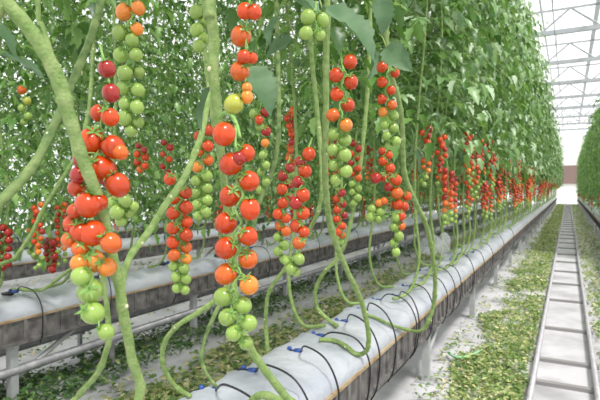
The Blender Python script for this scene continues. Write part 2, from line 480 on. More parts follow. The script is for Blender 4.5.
# heating pipes beneath the second row, on short stands
def pipe_run(x, z, lab):
    p = empty('heating_pipe', (x, 0, 0), lab, 'pipe', 'pipes under the second bed')
    mb = MB(); mb.tube([(0, -1, z), (0, 41, z)], .027, 10); mb.build('pipe', [M['pipe']], p)
    for k in range(20):
        y = 2.35+k*1.52; mb = MB(); mb.box(-.012, .012, y-.012, y+.012, 0, z-.024); mb.box(-.03, .03, y-.02, y+.02, z-.034, z-.022)
        mb.build('stand', [M['pipe']], p, smooth=False)
pipe_run(-2.70, .185, 'thick grey pipe under the second bed, lower of the two in view')
pipe_run(-3.02, .205, 'thick grey pipe under the second bed, upper of the two in view')

# pipe rails
def rail(x, lab):
    mb = MB(); mb.tube([(0, .4, .045), (0, 20, .045), (0, 42, .045)], .017, 10)
    o = mb.build('pipe_rail', [M['rail']]); o.location = (x, 0, 0); tag(o, lab, 'rail', 'pipe rails')
rail(-.174, 'grey steel pipe rail beside the leafy strip and beds'); rail(.160, 'grey steel pipe rail farther from the beds, right one of the pair')
mb = MB(); mb.box(-.20, .20, -.022, .022, 0, .022); mb.box(-.19, -.15, -.03, .03, .022, .030); mb.box(.15, .19, -.03, .03, .022, .030)
SLP = mb.mesh('rail_support', [M['sleeper']], smooth=False)
ys = [1.7, 2.35]+[PZ(565, v, 0).y for v in (388, 364, 331, 302)]
while ys[-1] < 41: ys.append(ys[-1]+1.05)
for i, y in enumerate(ys):
    o = place('rail_support', SLP, None, (-.007, y, 0)); tag(o, 'flat grey cross bar under the two pipe rails', 'rail support', 'cross bars under the rails')

# ================================================================== DRIP LINES
def drip(u, v, ulist, label, face=0, x=None, pos=None):
    """stake on the film, black tube arching to the near side of the gutter and down"""
    b = PZ(u, v, .548) if pos is None else Vector(pos)
    d = empty('drip_line', b, label, 'irrigation dripper', 'drip lines on the front bed' if b.x > -1.5 else 'drip lines on the second bed')
    mb = MB(); a = face
    dirv = Vector((math.cos(a), math.sin(a), 0))
    mb.tube([Vector((0, 0, .004))-dirv*.05, Vector((0, 0, .008)), dirv*.03+Vector((0, 0, .016))], [.009, .014, .008], 6)
    mb.box(-.03, .005, -.012, .016, -.004, .016)
    mb.build('stake', [M['black']], d)
    mb = MB(); mb.tube([dirv*.012+Vector((0, 0, .016)), dirv*.042+Vector((0, 0, .020))], .012, 6); mb.ball(Vector((-.016, .008, .020)), .011, 0, 6, 5)
    mb.build('emitter', [M['blue']], d)
    pts = [dirv*.035+Vector((0, 0, .018))]+[Vector(q)-b for q in ulist]
    mb = MB(); mb.tube(cat(pts, 7), .0036, 6); mb.build('tube', [M['black']], d)
    return d
def arch(b, rngs, reach=None):
    """tube way points in the world: up, over the lip, down the gutter side"""
    x, y, z = b; xe = ROWX[0]+.20 if x > -1.5 else ROWX[1]+.20
    dy = rngs.uniform(-.10, .06); h = rngs.uniform(.03, .07)
    return [(x+(xe-x)*.35, y+dy*.4, z+h), (x+(xe-x)*.8, y+dy*.8, z+h*.5), (xe+.012, y+dy, z-.07), (xe+.005, y+dy*1.1, ZB+.03), (xe-.02, y+dy*1.15, ZB-.03)]
rg = random.Random(11)
near_drips = [
 ((204, 396), 'blue and black dripper at the bottom edge of the photo, at the first curled stem'),
 ((246, 375), 'blue dripper on the white film, left of the stem crossing to the lower edge'),
 ((292, 355), 'large dark dripper pair with blue ends, in the middle of the near film'),
 ((316, 339), 'dark dripper where the U-bent stem meets the white film'),
 ((339, 325), 'dark dripper on the film just behind the U-bent stem'),
 ((360, 314), 'dripper whose stem lies along the film towards the next bend'),
 ((375, 303), 'dripper with a short high looping tube, two behind the U-bent stem')]
for (uv, lab) in near_drips:
    b = PF(uv[0], uv[1]); drip(uv[0], uv[1], arch(b, rg), lab, face=rg.uniform(-.6, .5))
def film_z(x): return ZT+.078
more = [(395, 299), (405, 289), (417, 281), (422, 273), (441, 271), (452, 262), (470, 254), (476, 246), (490, 238), (500, 231)]
for uv in more:
    b = PF(uv[0], uv[1]); drip(uv[0], uv[1], arch(b, rg), 'black dripper and tube farther along the near white film', face=rg.uniform(-.6, .5))
for k in range(9):
    y = 1.75+k*.62; xr = rg.uniform(-.03, .08); pos = (ROWX[1]+xr, y, film_at(ROWX[0]+xr, y)+.010)
    drip(0, 0, arch(Vector(pos), rg), 'black dripper and tube on the second white bed', face=rg.uniform(-.6, .5), pos=pos)

# supply hose slung below the near gutter
mb = MB(); pts = []
for k in range(60):
    y = .5+k*.4; pts.append((ROWX[0]+.155+.01*math.sin(k*1.7), y, ZB-.035+.006*math.sin(k*2.3)))
mb.tube(cat(pts, 3), .010, 6); o = mb.build('supply_hose', [M['black']]); tag(o, 'black water hose running under the near gutter', 'hose')

# ================================================================== GROUND COVER
def scatter(name, n, xr, yr, zmax, size, seed, mats, label, cat_, density=None, mound=1.0):
    rng = np.random.RandomState(seed); LV, LFc = LF0
    V = []; Fc = []; mi = []; k = 0; cnt = 0
    while cnt < n:
        k += 1
        if k > n*12: break
        x = rng.uniform(*xr); t = rng.random_sample(); y = yr[0]*(yr[1]/yr[0])**(t**.9) if yr[0] > 0 else rng.uniform(*yr)
        if density and rng.random_sample() > density(x, y): continue
        hh = zmax*max(0, .5+.9*mnoise.noise(Vector((x*4, y*4, seed))))*rng.random_sample()
        s = size*rng.uniform(.6, 1.35)*(1+.02*y)
        az = rng.uniform(0, 2*PI); el = rng.uniform(-.5, .7)
        fr = frame((math.cos(az), math.sin(az), el), rng.uniform(-.7, .7))
        q = (LV*s)@fr + np.array((x, y, .012+hh)); q[:, 2] = np.maximum(q[:, 2], .004)
        b = len(V)*0+cnt*len(LV); V.append(q); Fc += [tuple(i+b for i in f) for f in LFc]
        m = 0 if rng.random_sample() < mats[1] else 1
        mi += [m]*len(LFc); cnt += 1
    V = np.concatenate(V)
    o = link(name, V, Fc, mats[0], None, mi); tag(o, label, cat_, kind='stuff'); return o
def nz(x, y, s, o=0): return mnoise.noise(Vector((x*s, y*s, o)))
# strip between the near bed and the rails
def dn1(x, y):
    gap = 1 if abs(y-6.1-.5*(x+.4)) > .16 else .08
    e = .62+.22*nz(x, y, 1.6, 5)
    return gap*(1 if -.215 > x > -e else .10)*(.55+.9*max(0, nz(x, y, 3, 2)+.35))
scatter('green_weeds', 24000, (-.8, -.20), (1.6, 41), .08, .030, 3, ([M['weed'], M['litter']], .80), 'low green weeds and fallen leaves between the near bed and the pipe rails', 'weeds', dn1)
scatter('green_weeds', 9000, (.20, .95), (2.0, 41), .07, .034, 4, ([M['weed'], M['litter']], .8), 'low green weeds along the right side of the pipe rails', 'weeds',
        lambda x, y: (1 if x < .62 else .3)*(.5+max(0, nz(x, y, 3, 2)+.35)))
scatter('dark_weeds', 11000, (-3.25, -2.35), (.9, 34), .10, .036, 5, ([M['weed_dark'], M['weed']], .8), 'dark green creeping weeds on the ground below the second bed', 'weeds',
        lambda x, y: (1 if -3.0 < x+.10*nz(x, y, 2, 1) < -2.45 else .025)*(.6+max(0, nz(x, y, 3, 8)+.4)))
scatter('leaf_litter', 20000, (-2.36, -1.2), (1.0, 34), .05, .042, 6, ([M['litter'], M['weed']], .38), 'pale dry and green fallen leaves in the path behind the near bed', 'fallen leaves',
        lambda x, y: (1 if x > -2.25+.1*nz(x, y, 2, 3) else .12)*(.25+max(0, nz(x, y, 2.2, 12)+.45)))
scatter('leaf_litter', 3500, (-6.2, -3.3), (1.5, 34), .04, .04, 8, ([M['litter'], M['weed_dark']], .45), 'fallen leaves on the ground beyond the second bed', 'fallen leaves',
        lambda x, y: (.2+max(0, nz(x, y, 1.7, 14)+.4)))
mb = MB(); q0 = PZ(448, 352, .03); q1 = PZ(468, 356, .05); q2 = PZ(482, 350, .02)
mb.tube(cat([q0, PZ(455, 357, .05), q1, q2], 6), [.006, .011, .012, .008]+[.008]*15, 6)
o = mb.build('plastic_ribbon', [M['clip']]); tag(o, 'pale green plastic ribbon lying beside the post under the near bed', 'plastic ribbon')

# ================================================================== HAND-PLACED VINES
def V3(*a): return Vector(a)
BIGF = [foliage_mesh(40+i, 1.95-.55, 3.0, 26, .36, .085) for i in range(2)]
def vine(label, spts, radii, base, mt='stem', seed=0, top=True, group='tomato vines in the front row'):
    """spts: world points from the base on the bed to the top"""
    root = empty('tomato_vine', base, label, 'tomato plant', group)
    pts = list(zip(spts, radii))
    if top:
        p, r = pts[-1]; pts += [(Vector((p.x-.03, p.y+.03, max(p.z+.25, 1.95))), r*.9), (Vector((p.x-.1, p.y+.06, 3.1)), r*.55)]
    stem_obj(root, base, pts, mt, seed=seed)
    if top:
        pl = pts[-2][0]; place('foliage', BIGF[seed % 2], root, (pl.x-base[0]-.05, pl.y-base[1], .0), (0, 0, seed*1.3))
    return root
def pts_uvd(l):
    out = []
    for u, v, d in l:
        p = P(u, v, d)
        while -1.075 < p.x < -.715 and p.z < film_at(p.x, p.y)+.010 and d > .3:   # lift it clear of the film
            d -= .01; p = P(u, v, d)
        out.append(p)
    return out
def wr(px, l): return [px*q[2]/F/2 for q in l]

# A ------------------------------------------------ thick stem far left with the big red cluster
bA = V3(-.80, .42, .55)
l = [(134, 410, .66), (131, 355, .64), (124, 318, .62), (119, 285, .61), (108, 235, .60), (97, 195, .58), (83, 160, .56), (69, 115, .54), (60, 85, .53), (48, 58, .52), (30, 30, .51), (6, 2, .50)]
vA = vine('thick stemmed tomato vine at far left carrying the big close red cluster', [bA+V3(.0, 0, 0), V3(-.66, .40, .62), V3(-.56, .36, .80)]+pts_uvd(l)+[P(-20, -30, .5)],
          [.008, .008, .008]+[.0074, .0074, .0075, .0076, .0078, .0081, .0086, .0090, .0098, .0092, .0092, .0092]+[.0092], bA, seed=1)
T1 = [(107, 69, 9, 'd'), (111, 93, 9, 'd'), (99, 113, 9, 'r'), (110, 117, 9, 'r'), (92, 141, 14, 'r'), (113, 147, 12, 'r'), (120, 152, 8, 'o'), (102, 170, 14.5, 'r'), (118, 185, 12, 'r'), (111, 182, 9, 'd'),
      (82, 160, 9, 'd'), (79, 175, 9, 'd'), (77, 188, 9, 'r')]
pix_truss(vA, bA, T1, .60, P(100, 45, .62))
T1b = [(88, 205, 13.5, 'r'), (99, 202, 9, 'r'), (73, 224, 10, 'r'), (80, 232, 10, 'r'), (92, 233, 14, 'r'), (111, 243, 10.5, 'o'), (69, 240, 8, 'o'), (80, 248, 9, 'o'), (92, 261, 13, 'y'), (107, 267, 10, 'y'), (79, 263, 9, 'y'),
       (75, 211, 8, 'r'), (90, 291, 13.5, 'g'), (81, 276, 10, 'g'), (93, 313, 11.5, 'g'), (106, 332, 8.5, 'g')]
pix_truss(vA, bA, T1b, .575, P(78, 195, .575))
# B ------------------------------------------------ diagonal stem behind, green truss at the top
bB = V3(-.86, .22, .55)
l = [(-30, 232, .74), (0, 202, .76), (33, 166, .80), (55, 124, .84), (70, 88, .88), (79, 67, .90), (88, 45, .93), (96, 20, .96), (100, -3, .98)]
vB = vine('slanting green vine crossing behind the thick far left stem, green fruit at top', [bB, V3(-.84, .20, .8), V3(-.80, .17, 1.02)]+pts_uvd(l), [.007]*3+[.0095, .0095, .0092, .009, .0085, .0085, .0085, .0088, .009], bB, 'stem_dark', seed=2)
T2 = [(124, 12, 8.5, 'y'), (138, 8, 7, 'y'), (137, 29, 6.5, 'y'), (120, 33, 8, 'g'), (132, 40, 7, 'g'), (121, 55, 8, 'g'), (136, 55, 7, 'g'), (125, 73, 8, 'g'), (138, 72, 7, 'g'), (124, 88, 8, 'g'), (138, 90, 7, 'g'), (126, 104, 7.5, 'g'), (137, 107, 7, 'g'),
      (125, 118, 8, 'g'), (138, 122, 6.5, 'g'), (131, 131, 6.5, 'g')]
pix_truss(vB, bB, T2, .92, P(131, -14, .93))
T2b = [(113, 203, 7, 'g'), (125, 201, 7, 'g'), (117, 212, 7.5, 'g'), (128, 212, 7, 'g'), (121, 221, 6, 'g'), (134, 206, 5, 'g')]
pix_truss(vB, bB, T2b, .95, P(122, 186, .95))
# J ------------------------------------------------ lower stem under the big cluster
bJ = V3(-.80, .30, .55)
l = [(68, 405, .82), (80, 393, .80), (97, 374, .78), (106, 352, .76), (109, 335, .75), (106, 300, .74), (98, 250, .74), (84, 190, .74), (74, 150, .74), (66, 100, .76), (44, 30, .78), (38, -8, .80)]
vJ = vine('thin vine curving below the big close cluster toward the lower left', [bJ, V3(-.78, .30, .72)]+pts_uvd(l), [.007]*2+[.0055]*5+[.0045]*7, bJ, seed=3)
# C ------------------------------------------------ centre-left vertical stem with two long trusses
bC = V3(-.80, .98, .55)
l = [(300, 412, 1.02), (287, 398, 1.0), (264, 369, .97), (251, 349, .95), (240, 320, .93), (232, 270, .91), (226, 200, .89), (220, 145, .87), (217, 105, .86), (213, 70, .85), (214, 40, .85), (211, 15, .84), (209, -6, .84)]
vC = vine('tall vine with two long trusses, large glossy fruit hanging in centre left', [bC, V3(-.70, .94, .60), V3(-.60, .92, .74)]+pts_uvd(l), [.008, .009, .010]+[.0098, .0098, .0095, .0095, .0085, .008, .0085, .009, .0105, .0115, .0115, .0115, .0115], bC, seed=4)
T3 = [(245, 11, 8.5, 'r'), (254, 12, 8, 'r'), (241, 36, 11, 'o'), (244, 57, 7.5, 'r'), (252, 58, 6, 'r'), (240, 71, 10.5, 'o'), (247, 88, 5.5, 'y'), (247, 97, 6.5, 'y'), (234, 104, 10, 'l')]
pix_truss(vC, bC, T3, .80, P(249, -15, .81))
T4 = [(224, 134, 12, 'r'), (246, 153, 9.5, 'r'), (231, 164, 12, 'r'), (239, 158, 7, 'd'), (249, 181, 11, 'r'), (230, 196, 11.5, 'r'), (250, 209, 10.5, 'r'), (226, 223, 12, 'r'), (248, 236, 10, 'r'), (226, 248, 11.5, 'r'), (248, 259, 10.5, 'o'), (226, 274, 11.5, 'o'), (249, 285, 10, 'y'),
      (223, 297, 10, 'g'), (243, 305, 9, 'g'), (227, 317, 9, 'g'), (249, 323, 8.5, 'g'), (234, 333, 8.5, 'g'), (246, 343, 7.5, 'g')]
tC = pix_truss(vC, bC, T4, .76, P(236, 122, .79))
mb = MB(); mb.tube(cat([P(219, 118, .85)-bC, P(224, 113, .83)-bC, P(231, 115, .80)-bC, P(236, 123, .785)-bC, P(240, 138, .775)-bC], 6), .0032, 8); mb.build('peduncle', [M['rachis']], vC)
# D ------------------------------------------------ slanting stem, slim truss of medium fruit
bD = V3(-.92, .60, .55)
l = [(122, 288, 1.01), (130, 257, 1.05), (150, 230, 1.09), (164, 207, 1.12), (184, 178, 1.15), (197, 147, 1.18), (205, 119, 1.20), (212, 60, 1.24), (214, -5, 1.28)]
vD = vine('slanting vine left of the glossy trusses with a slim two-column truss', [bD, V3(-.78, .60, .62), P(138, 410, .98), P(134, 365, .98), P(128, 325, .99)]+pts_uvd(l), [.007]*5+[.0085, .009, .0095, .0095, .0095, .0085, .008, .007, .007], bD, seed=5)
T5 = [(170, 179, 6.5, 'r'), (174, 198, 6.8, 'r'), (186, 193, 6.5, 'r'), (173, 213, 6.8, 'r'), (186, 207, 6.8, 'r'), (173, 228, 6.8, 'r'), (186, 222, 6.8, 'r'), (173, 242, 6.8, 'r'), (186, 235, 6.8, 'r'), (174, 255, 6.2, 'o'), (186, 247, 6.5, 'o'), (186, 259, 6, 'y'),
      (174, 266, 5.8, 'g'), (184, 269, 5.6, 'g'), (176, 277, 5.6, 'g'), (186, 279, 5.5, 'g'), (177, 288, 5.4, 'g'), (185, 290, 5, 'g')]
pix_truss(vD, bD, T5, 1.24, P(176, 172, 1.2))
# E ------------------------------------------------ S-curved stem to the lower dripper
bE = PF(190, 396)
l = [(180, 390, 1.60), (171, 381, 1.60), (163, 364, 1.58), (164, 344, 1.56), (176, 327, 1.54), (196, 314, 1.52), (213, 302, 1.50), (228, 284, 1.50), (236, 250, 1.50), (230, 200, 1.50), (216, 140, 1.52), (206, 60, 1.55), (202, -5, 1.58)]
vE = vine('vine whose bare stem makes a big S bend at the near end of the film', [bE]+pts_uvd(l), [.008]+[.0095]*5+[.0105]*3+[.008]*5, bE, seed=6)
T6 = [(208, 130, 5.5, 'r'), (199, 136, 5.5, 'r'), (208, 146, 5.8, 'r'), (199, 151, 5.8, 'o'), (208, 160, 5.8, 'o'), (197, 167, 5.8, 'y'), (207, 176, 6, 'g'), (196, 181, 6, 'g'), (207, 188, 6, 'g'), (196, 193, 6, 'g'), (207, 200, 6, 'g'), (197, 205, 6, 'g'), (206, 212, 5.5, 'g'), (198, 216, 5, 'g')]
pix_truss(vE, bE, T6, 1.42, P(206, 118, 1.45))
T6b = [(196, 12, 7, 'g'), (197, 30, 7, 'g'), (199, 46, 6.5, 'g'), (204, 22, 6, 'g'), (204, 38, 6, 'g')]
pix_truss(vE, bE, T6b, 1.3, P(200, -12, 1.35))
# I ------------------------------------------------ dark stem between the trusses
bI = V3(-.95, 1.25, .55)
l = [(246, 250, 1.62), (258, 206, 1.62), (267, 186, 1.62), (276, 157, 1.62), (279, 120, 1.62), (278, 60, 1.65), (276, -4, 1.68)]
vI = vine('dark stemmed vine just right of the glossy trusses, small red fruit above green', [bI, V3(-1.0, 1.22, .7)]+pts_uvd(l), [.007]*2+[.0085]*7, bI, 'stem_dark', seed=7)
TI = [(265, 112, 5, 'd'), (259, 120, 4.5, 'r'), (266, 131, 5.5, 'd'), (265, 143, 4.5, 'y'), (254, 114, 5.5, 'g'), (260, 127, 5, 'g'), (263, 155, 4.5, 'g'), (266, 165, 4.5, 'g'), (261, 172, 4.5, 'g'), (266, 182, 4.5, 'g'), (260, 190, 4.5, 'g')]
pix_truss(vI, bI, TI, 1.5, P(262, 98, 1.55))
# F ------------------------------------------------ pale stem behind, long pair of trusses
bF = PZ(268, 352, .555)
l = [(266, 330, 1.98), (266, 312, 1.95), (269, 292, 1.92), (281, 274, 1.88), (298, 252, 1.84), (310, 229, 1.80), (319, 208, 1.76), (322, 180, 1.74), (318, 120, 1.74), (312, 60, 1.75), (308, -4, 1.78)]
vF = vine('vine with a thick pair of red trusses right of the centre gap', [bF]+pts_uvd(l), [.010]+[.0095]*11, bF, seed=8)
T9 = [(309, 154, 7.2, 'r'), (301, 162, 6.5, 'd'), (305, 171, 7.2, 'r'), (298, 182, 6.5, 'd'), (303, 195, 7.2, 'r'), (296, 203, 6.5, 'd'), (303, 213, 7.2, 'r'), (297, 226, 7.5, 'r'), (304, 232, 6, 'r'), (299, 243, 7, 'o'), (299, 259, 6, 'g'), (291, 269, 6, 'g'), (287, 261, 5, 'g'), (296, 272, 5, 'g')]
pix_truss(vF, bF, T9, 1.25, P(312, 138, 1.3))
T9b = [(283, 176, 5.6, 'd'), (290, 168, 5, 'd'), (282, 189, 5.8, 'r'), (290, 184, 5, 'd'), (283, 203, 5.8, 'r'), (290, 198, 5, 'd'), (278, 214, 5.8, 'r'), (286, 218, 5.2, 'r'), (280, 226, 5.5, 'o'), (286, 231, 5.2, 'o'), (278, 237, 5.2, 'g'), (284, 245, 5.5, 'g'), (278, 251, 5, 'g'), (284, 259, 5, 'g')]
pix_truss(vF, bF, T9b, 1.42, P(290, 155, 1.45))
# G ------------------------------------------------ bent stem on the film behind, small red truss
bG = PF(337, 326)
l = [(331, 322, 2.38), (318, 309, 2.38), (315, 295, 2.36), (318, 283, 2.34), (326, 270, 2.30), (337, 259, 2.28), (346, 240, 2.25), (354, 205, 2.22), (362, 150, 2.2), (368, 80, 2.2), (370, -5, 2.2)]
vG = vine('vine rising in a bend behind the U-bent stem, compact small red truss', [bG]+pts_uvd(l), [.011]*12, bG, seed=9)
pix_truss(vG, bG, [(342, 193, 4, 'd'), (337, 199, 4, 'r'), (343, 204, 4, 'd'), (337, 210, 4.2, 'r'), (344, 215, 4.2, 'd'), (337, 219, 4, 'r'), (342, 226, 4.4, 'r'), (338, 232, 4, 'r'), (342, 235, 4, 'o'), (341, 242, 3.6, 'g')], 2.05, P(346, 184, 2.1))
pix_truss(vG, bG, col_truss(355, 143, 203, 3.9, 'ddrrdrroggggg', 3.6), 2.2, P(356, 134, 2.2))
# H3 ----------------------------------------------- U-bent stem with the red-to-green truss
bH = PF(319, 340)
l = [(326, 340, 2.17), (336, 341, 2.12), (347, 347, 2.06), (354, 353, 2.02), (362, 354, 1.99), (368, 347, 1.96), (368, 330, 1.93), (361, 300, 1.88), (347, 270, 1.80), (334, 238, 1.72), (327, 205, 1.64), (325, 160, 1.56), (326, 110, 1.50), (326, 60, 1.46), (327, -4, 1.42)]
vH = vine('tall pale vine ending in a U bend on the film, fruit red above green', [bH]+pts_uvd(l), [.010]+[.0115]*9+[.0135, .0125, .0118]+[.0115]*3, bH, seed=10)
T7 = [(350, 62, 7.6, 'r'), (336, 75, 7.4, 'r'), (351, 82, 7.4, 'r'), (337, 94, 7.4, 'r'), (348, 105, 7.2, 'r'), (333, 115, 6.8, 'o'), (346, 125, 7, 'y'), (334, 134, 6.6, 'g'), (345, 140, 7, 'g'), (333, 150, 6.4, 'g'), (345, 155, 6.8, 'g'), (334, 165, 6.4, 'g'), (346, 171, 6.8, 'g'), (336, 180, 6.2, 'g')]
pix_truss(vH, bH, T7, 1.22, P(340, 48, 1.3))
pix_truss(vH, bH, [(308, 17, 8, 'g'), (322, 20, 7.5, 'g'), (306, 33, 7, 'g'), (320, 35, 6, 'g')], 1.15, P(316, 2, 1.2))
# K4 ----------------------------------------------- next bent stem with two trusses
bK = PF(366, 315)
l = [(376, 318, 2.58), (392, 325, 2.50), (408, 330, 2.45), (420, 331, 2.40), (428, 322, 2.38), (434, 303, 2.36), (435, 275, 2.30), (431, 246, 2.22), (425, 222, 2.14), (414, 199, 2.06), (405, 175, 2.0), (403, 150, 1.95), (402, 122, 1.9), (398, 97, 1.85), (390, 72, 1.8), (387, 50, 1.78), (384, -4, 1.74)]
vK = vine('vine whose stem lies on the film then climbs by a slim and a fat truss', [bK]+pts_uvd(l), [.009]*3+[.010]*2+[.0120]*8+[.0115]*5, bK, seed=11)
T8 = [(382, 67, 5.4, 'r'), (395, 73, 5, 'r'), (382, 82, 5.4, 'r'), (391, 90, 4.8, 'r'), (382, 99, 5.4, 'r'), (392, 105, 5.2, 'o'), (383, 112, 5, 'y'), (394, 116, 5.2, 'g'), (385, 125, 5, 'g'), (394, 128, 5, 'g'), (387, 136, 5, 'g'), (396, 141, 5, 'g'), (389, 146, 4.6, 'g')]
pix_truss(vK, bK, T8, 1.65, P(388, 55, 1.7))
T12 = [(383, 161, 5, 'r'), (390, 168, 5.2, 'r'), (376, 178, 5.6, 'd'), (384, 177, 5.4, 'r'), (389, 187, 5, 'd'), (396, 180, 6, 'r'), (397, 193, 6.2, 'o'), (397, 204, 6, 'r'), (407, 196, 4.8, 'r'), (404, 206, 5, 'r'), (401, 216, 5, 'r'), (379, 203, 4, 'y'), (384, 201, 4, 'o'), (372, 209, 5, 'g'), (380, 212, 5, 'g'), (370, 217, 4.8, 'g'), (378, 219, 4.6, 'g'),
       (396, 217, 5, 'g'), (401, 226, 4.8, 'o'), (394, 227, 5, 'g'), (399, 236, 5, 'g'), (394, 243, 4.8, 'g'), (396, 252, 4.6, 'g'), (382, 151, 4, 'r'), (389, 155, 4, 'r')]
pix_truss(vK, bK, T12, 1.85, P(387, 145, 1.9))
# H ------------------------------------------------ thin vine of the second row at far left
bL = PZ(-30, 300, .555)
l = [(-2, 265, 2.0), (14, 258, 2.0), (30, 236, 2.0), (45, 206, 2.02), (60, 182, 2.05), (78, 150, 2.1), (90, 100, 2.2), (95, 0, 2.3)]
vine('thin pale vine bending up at the far left edge', [V3(-1.06, -.1, .56), V3(-1.3, .0, .65), V3(-1.5, .1, .8)]+pts_uvd(l), [.008]*3+[.0095]*8, V3(-1.06, -.1, .56), seed=12)
bM = PZ(12, 289, .60)
l = [(28, 290, 2.9), (42, 290, 2.88), (54, 282, 2.85), (64, 274, 2.82), (78, 262, 2.8), (96, 235, 2.8), (110, 190, 2.8), (115, 120, 2.8)]
vine('thin vine lying on the second white bed at the far left', [bM]+pts_uvd(l), [.011]*9, bM, seed=13, group='tomato vines in the second row')

vM = [o for o in COL.objects if o.name.startswith('tomato_vine')][-1]
pix_truss(vM, bM, col_truss(50, 240, 270, 3.8, 'dddddddddd', 4), 2.9, P(52, 232, 2.9))
pix_truss(vM, bM, col_truss(33, 222, 256, 3.6, 'yyyggggggg', 3.6), 2.95, P(34, 214, 2.95))
pix_truss(vM, bM, col_truss(4, 228, 268, 4, 'ddddddddddd', 5), 2.7, P(6, 220, 2.75))
pix_truss(vM, bM, [(22, 90, 4.5, 'o'), (27, 101, 4.2, 'l'), (22, 108, 4, 'g'), (28, 116, 4, 'g'), (24, 122, 3.6, 'g')], 2.6, P(24, 80, 2.6))
pix_truss(vE, bE, col_truss(141, 146, 170, 3.8, 'ddrrrro', 4), 2.3, P(140, 138, 2.3))
pix_truss(vE, bE, col_truss(166, 142, 172, 3.6, 'ddrrdd', 4), 2.3, P(163, 130, 2.3))
# clear plastic bag behind the slim bent vine
b = P(431, 245, 3.15); rgb = random.Random(3); mb = MB(); mb.ball((0, 0, 0), .070, 0, 16, 10, (1, .35, .95)); mb.ball((.085, .03, .0), .06, 0, 12, 8, (.7, .4, 1.3))
mb.v = [tuple(Vector(q)*(1+.14*mnoise.noise(Vector(q)*28))) for q in mb.v]
M['bag'] = mat('clear plastic', (.62, .64, .68), .25, .6, translucent=.3, transparent=.72)
o = mb.build('plastic_bag', [M['bag']]); o.location = b; o.rotation_euler = (0, 0, .4); tag(o, 'crumpled clear grey plastic bag hanging behind the slim and fat truss vine', 'plastic bag')
mb = MB(); mb.tube([(0, 0, .06), (-.01, .02, .75)], .0015, 4); mb.build('string', [M['post']], o)
# a few large single leaves near the camera, on the vines they grow from
def big_leaf(root, base, u, v, d, L, tipu, tipv, tipd, roll=0, pet=None):
    a = P(u, v, d); t = P(tipu, tipv, tipd); dr = t-a
    LV, LFc = LF1
    q = (LV*dr.length)@frame(dr, roll)+np.array(a-base)
    mb = MB(); mb.add(q, LFc, 0)
    s = pet if pet is not None else a+Vector((-.03, .02, .05))
    mb.tube(cat([Vector(s)-base, (Vector(s)+a)/2-base+Vector((0, 0, .01)), a-base], 4), .0018, 6, 1)
    mb.build('leaf', [M['leaf_big'], M['stem']], root)
big_leaf(vC, bC, 251, 66, .92, 0, 276, 108, .90, .6)
big_leaf(vC, bC, 212, 86, .98, 0, 190, 126, 1.0, -.5)
big_leaf(vH, bH, 322, 8, 1.3, 0, 383, 40, 1.22, .35)
big_leaf(vH, bH, 380, -5, 1.3, 0, 386, 32, 1.3, 1.2)
big_leaf(vK, bK, 386, 47, 1.6, 0, 408, 66, 1.52, 1.1)
big_leaf(vK, bK, 372, 45, 1.8, 0, 378, 78, 1.75, -1.0)
big_leaf(vF, bF, 272, -8, 1.4, 0, 330, 6, 1.35, .3)
big_leaf(vF, bF, 295, 40, 1.5, 0, 262, 52, 1.5, .3)
big_leaf(vB, bB, 0, 55, .8, 0, 48, 68, .82, .2)
big_leaf(vB, bB, -12, 20, .8, 0, 22, 52, .82, .5)
big_leaf(vI, bI, 280, 15, 1.55, 0, 262, 40, 1.5, .3)

# ================================================================== GENERIC VINES
def gen_stem(seed, top, side=1):
    rng = random.Random(seed); mb = MB(); x = 0
    ph = rng.uniform(0, 6)
    pts = [(-.03*side, -.12, .01), (-.01*side, -.06, .014), (.01*side, -.01, .03), (.04*side, .02, .10), (.06*side, .03, .25)]
    z = .5
    while z < top-.55:
        pts.append((.07*side+.025*math.sin(ph+z*3), .02+.03*math.sin(ph+z*2.3), z)); z += .3
    pts.append((0, 0, top-.55)); c = cat(pts, 4)
    mb.tube(c, [.0095*(1-.5*i/len(c)) for i in range(len(c))], 6, 0)
    return mb.mesh('stem', [M['stem']])
def gen_truss(seed, n, rad, merged, cols=None):
    rng = random.Random(seed); L = []
    zc = 0
    for i in range(n):
        t = i/(n-1)
        c = cols[int(t*(len(cols)-.01))] if cols else ('r' if t < .62 else 'o' if t < .7 else 'y' if t < .76 else 'g')
        if c == 'r' and rng.random() < .35: c = 'd'
        if c == 'r' and rng.random() < .2: c = 'o'
        s = 1 if i % 2 else -1; a = rng.uniform(-.6, .6)
        L.append(((s*rad*1.0*math.cos(a)+rng.uniform(-.004, .004), rad*.9*math.sin(a)*2*rng.choice((-1, 1)), -.05-i*rad*1.02), rad*rng.uniform(.88, 1.08)*(1-.2*t), c))
    mb = MB(); mb.tube(cat([(-.04, 0, .03), (-.01, 0, 0), (0, 0, -.06), (.004, 0, -.05-n*rad*.5), (0, 0, -.04-n*rad)], 4), .002, 5, 6)
    if not merged:
        for p, r, c in L: mb.tube([(0, 0, p[2]+rad*.9), (p[0]*.6, p[1]*.6, p[2]+rad*1.15), (p[0]*.9, p[1]*.9, p[2]+rad*.8)], .0012, 4, 6)
        return mb.mesh('fruit_truss', [*FR.values(), M['rachis']]), L
    keys = list(FR)
    for p, r, c in L: mb.ball(p, r, keys.index(c), 8, 6)
    return mb.mesh('fruit_truss', [*FR.values(), M['rachis']]), L
ST = {k: [gen_stem(k*10+i, t) for i in range(3)] for k, t in ((1, 3.3), (2, 3.3), (3, 2.7))}
bl = lambda t: 1.0+.25*math.sin(PI*t)
FOL1 = [foliage_mesh(100+i, .92, 3.35, 100, .47, .070, bulge=bl, alt_leaf='leaf_sheen') for i in range(4)]
FOL2 = [foliage_mesh(200+i, .36, 3.3, 165, .42, .060) for i in range(4)]
FOL3 = [foliage_mesh(300+i, .30, 2.75, 100, .38, .062) for i in range(3)]
FOLN = [foliage_mesh(400+i, .98, 3.3, 95, .38, .072) for i in range(3)]
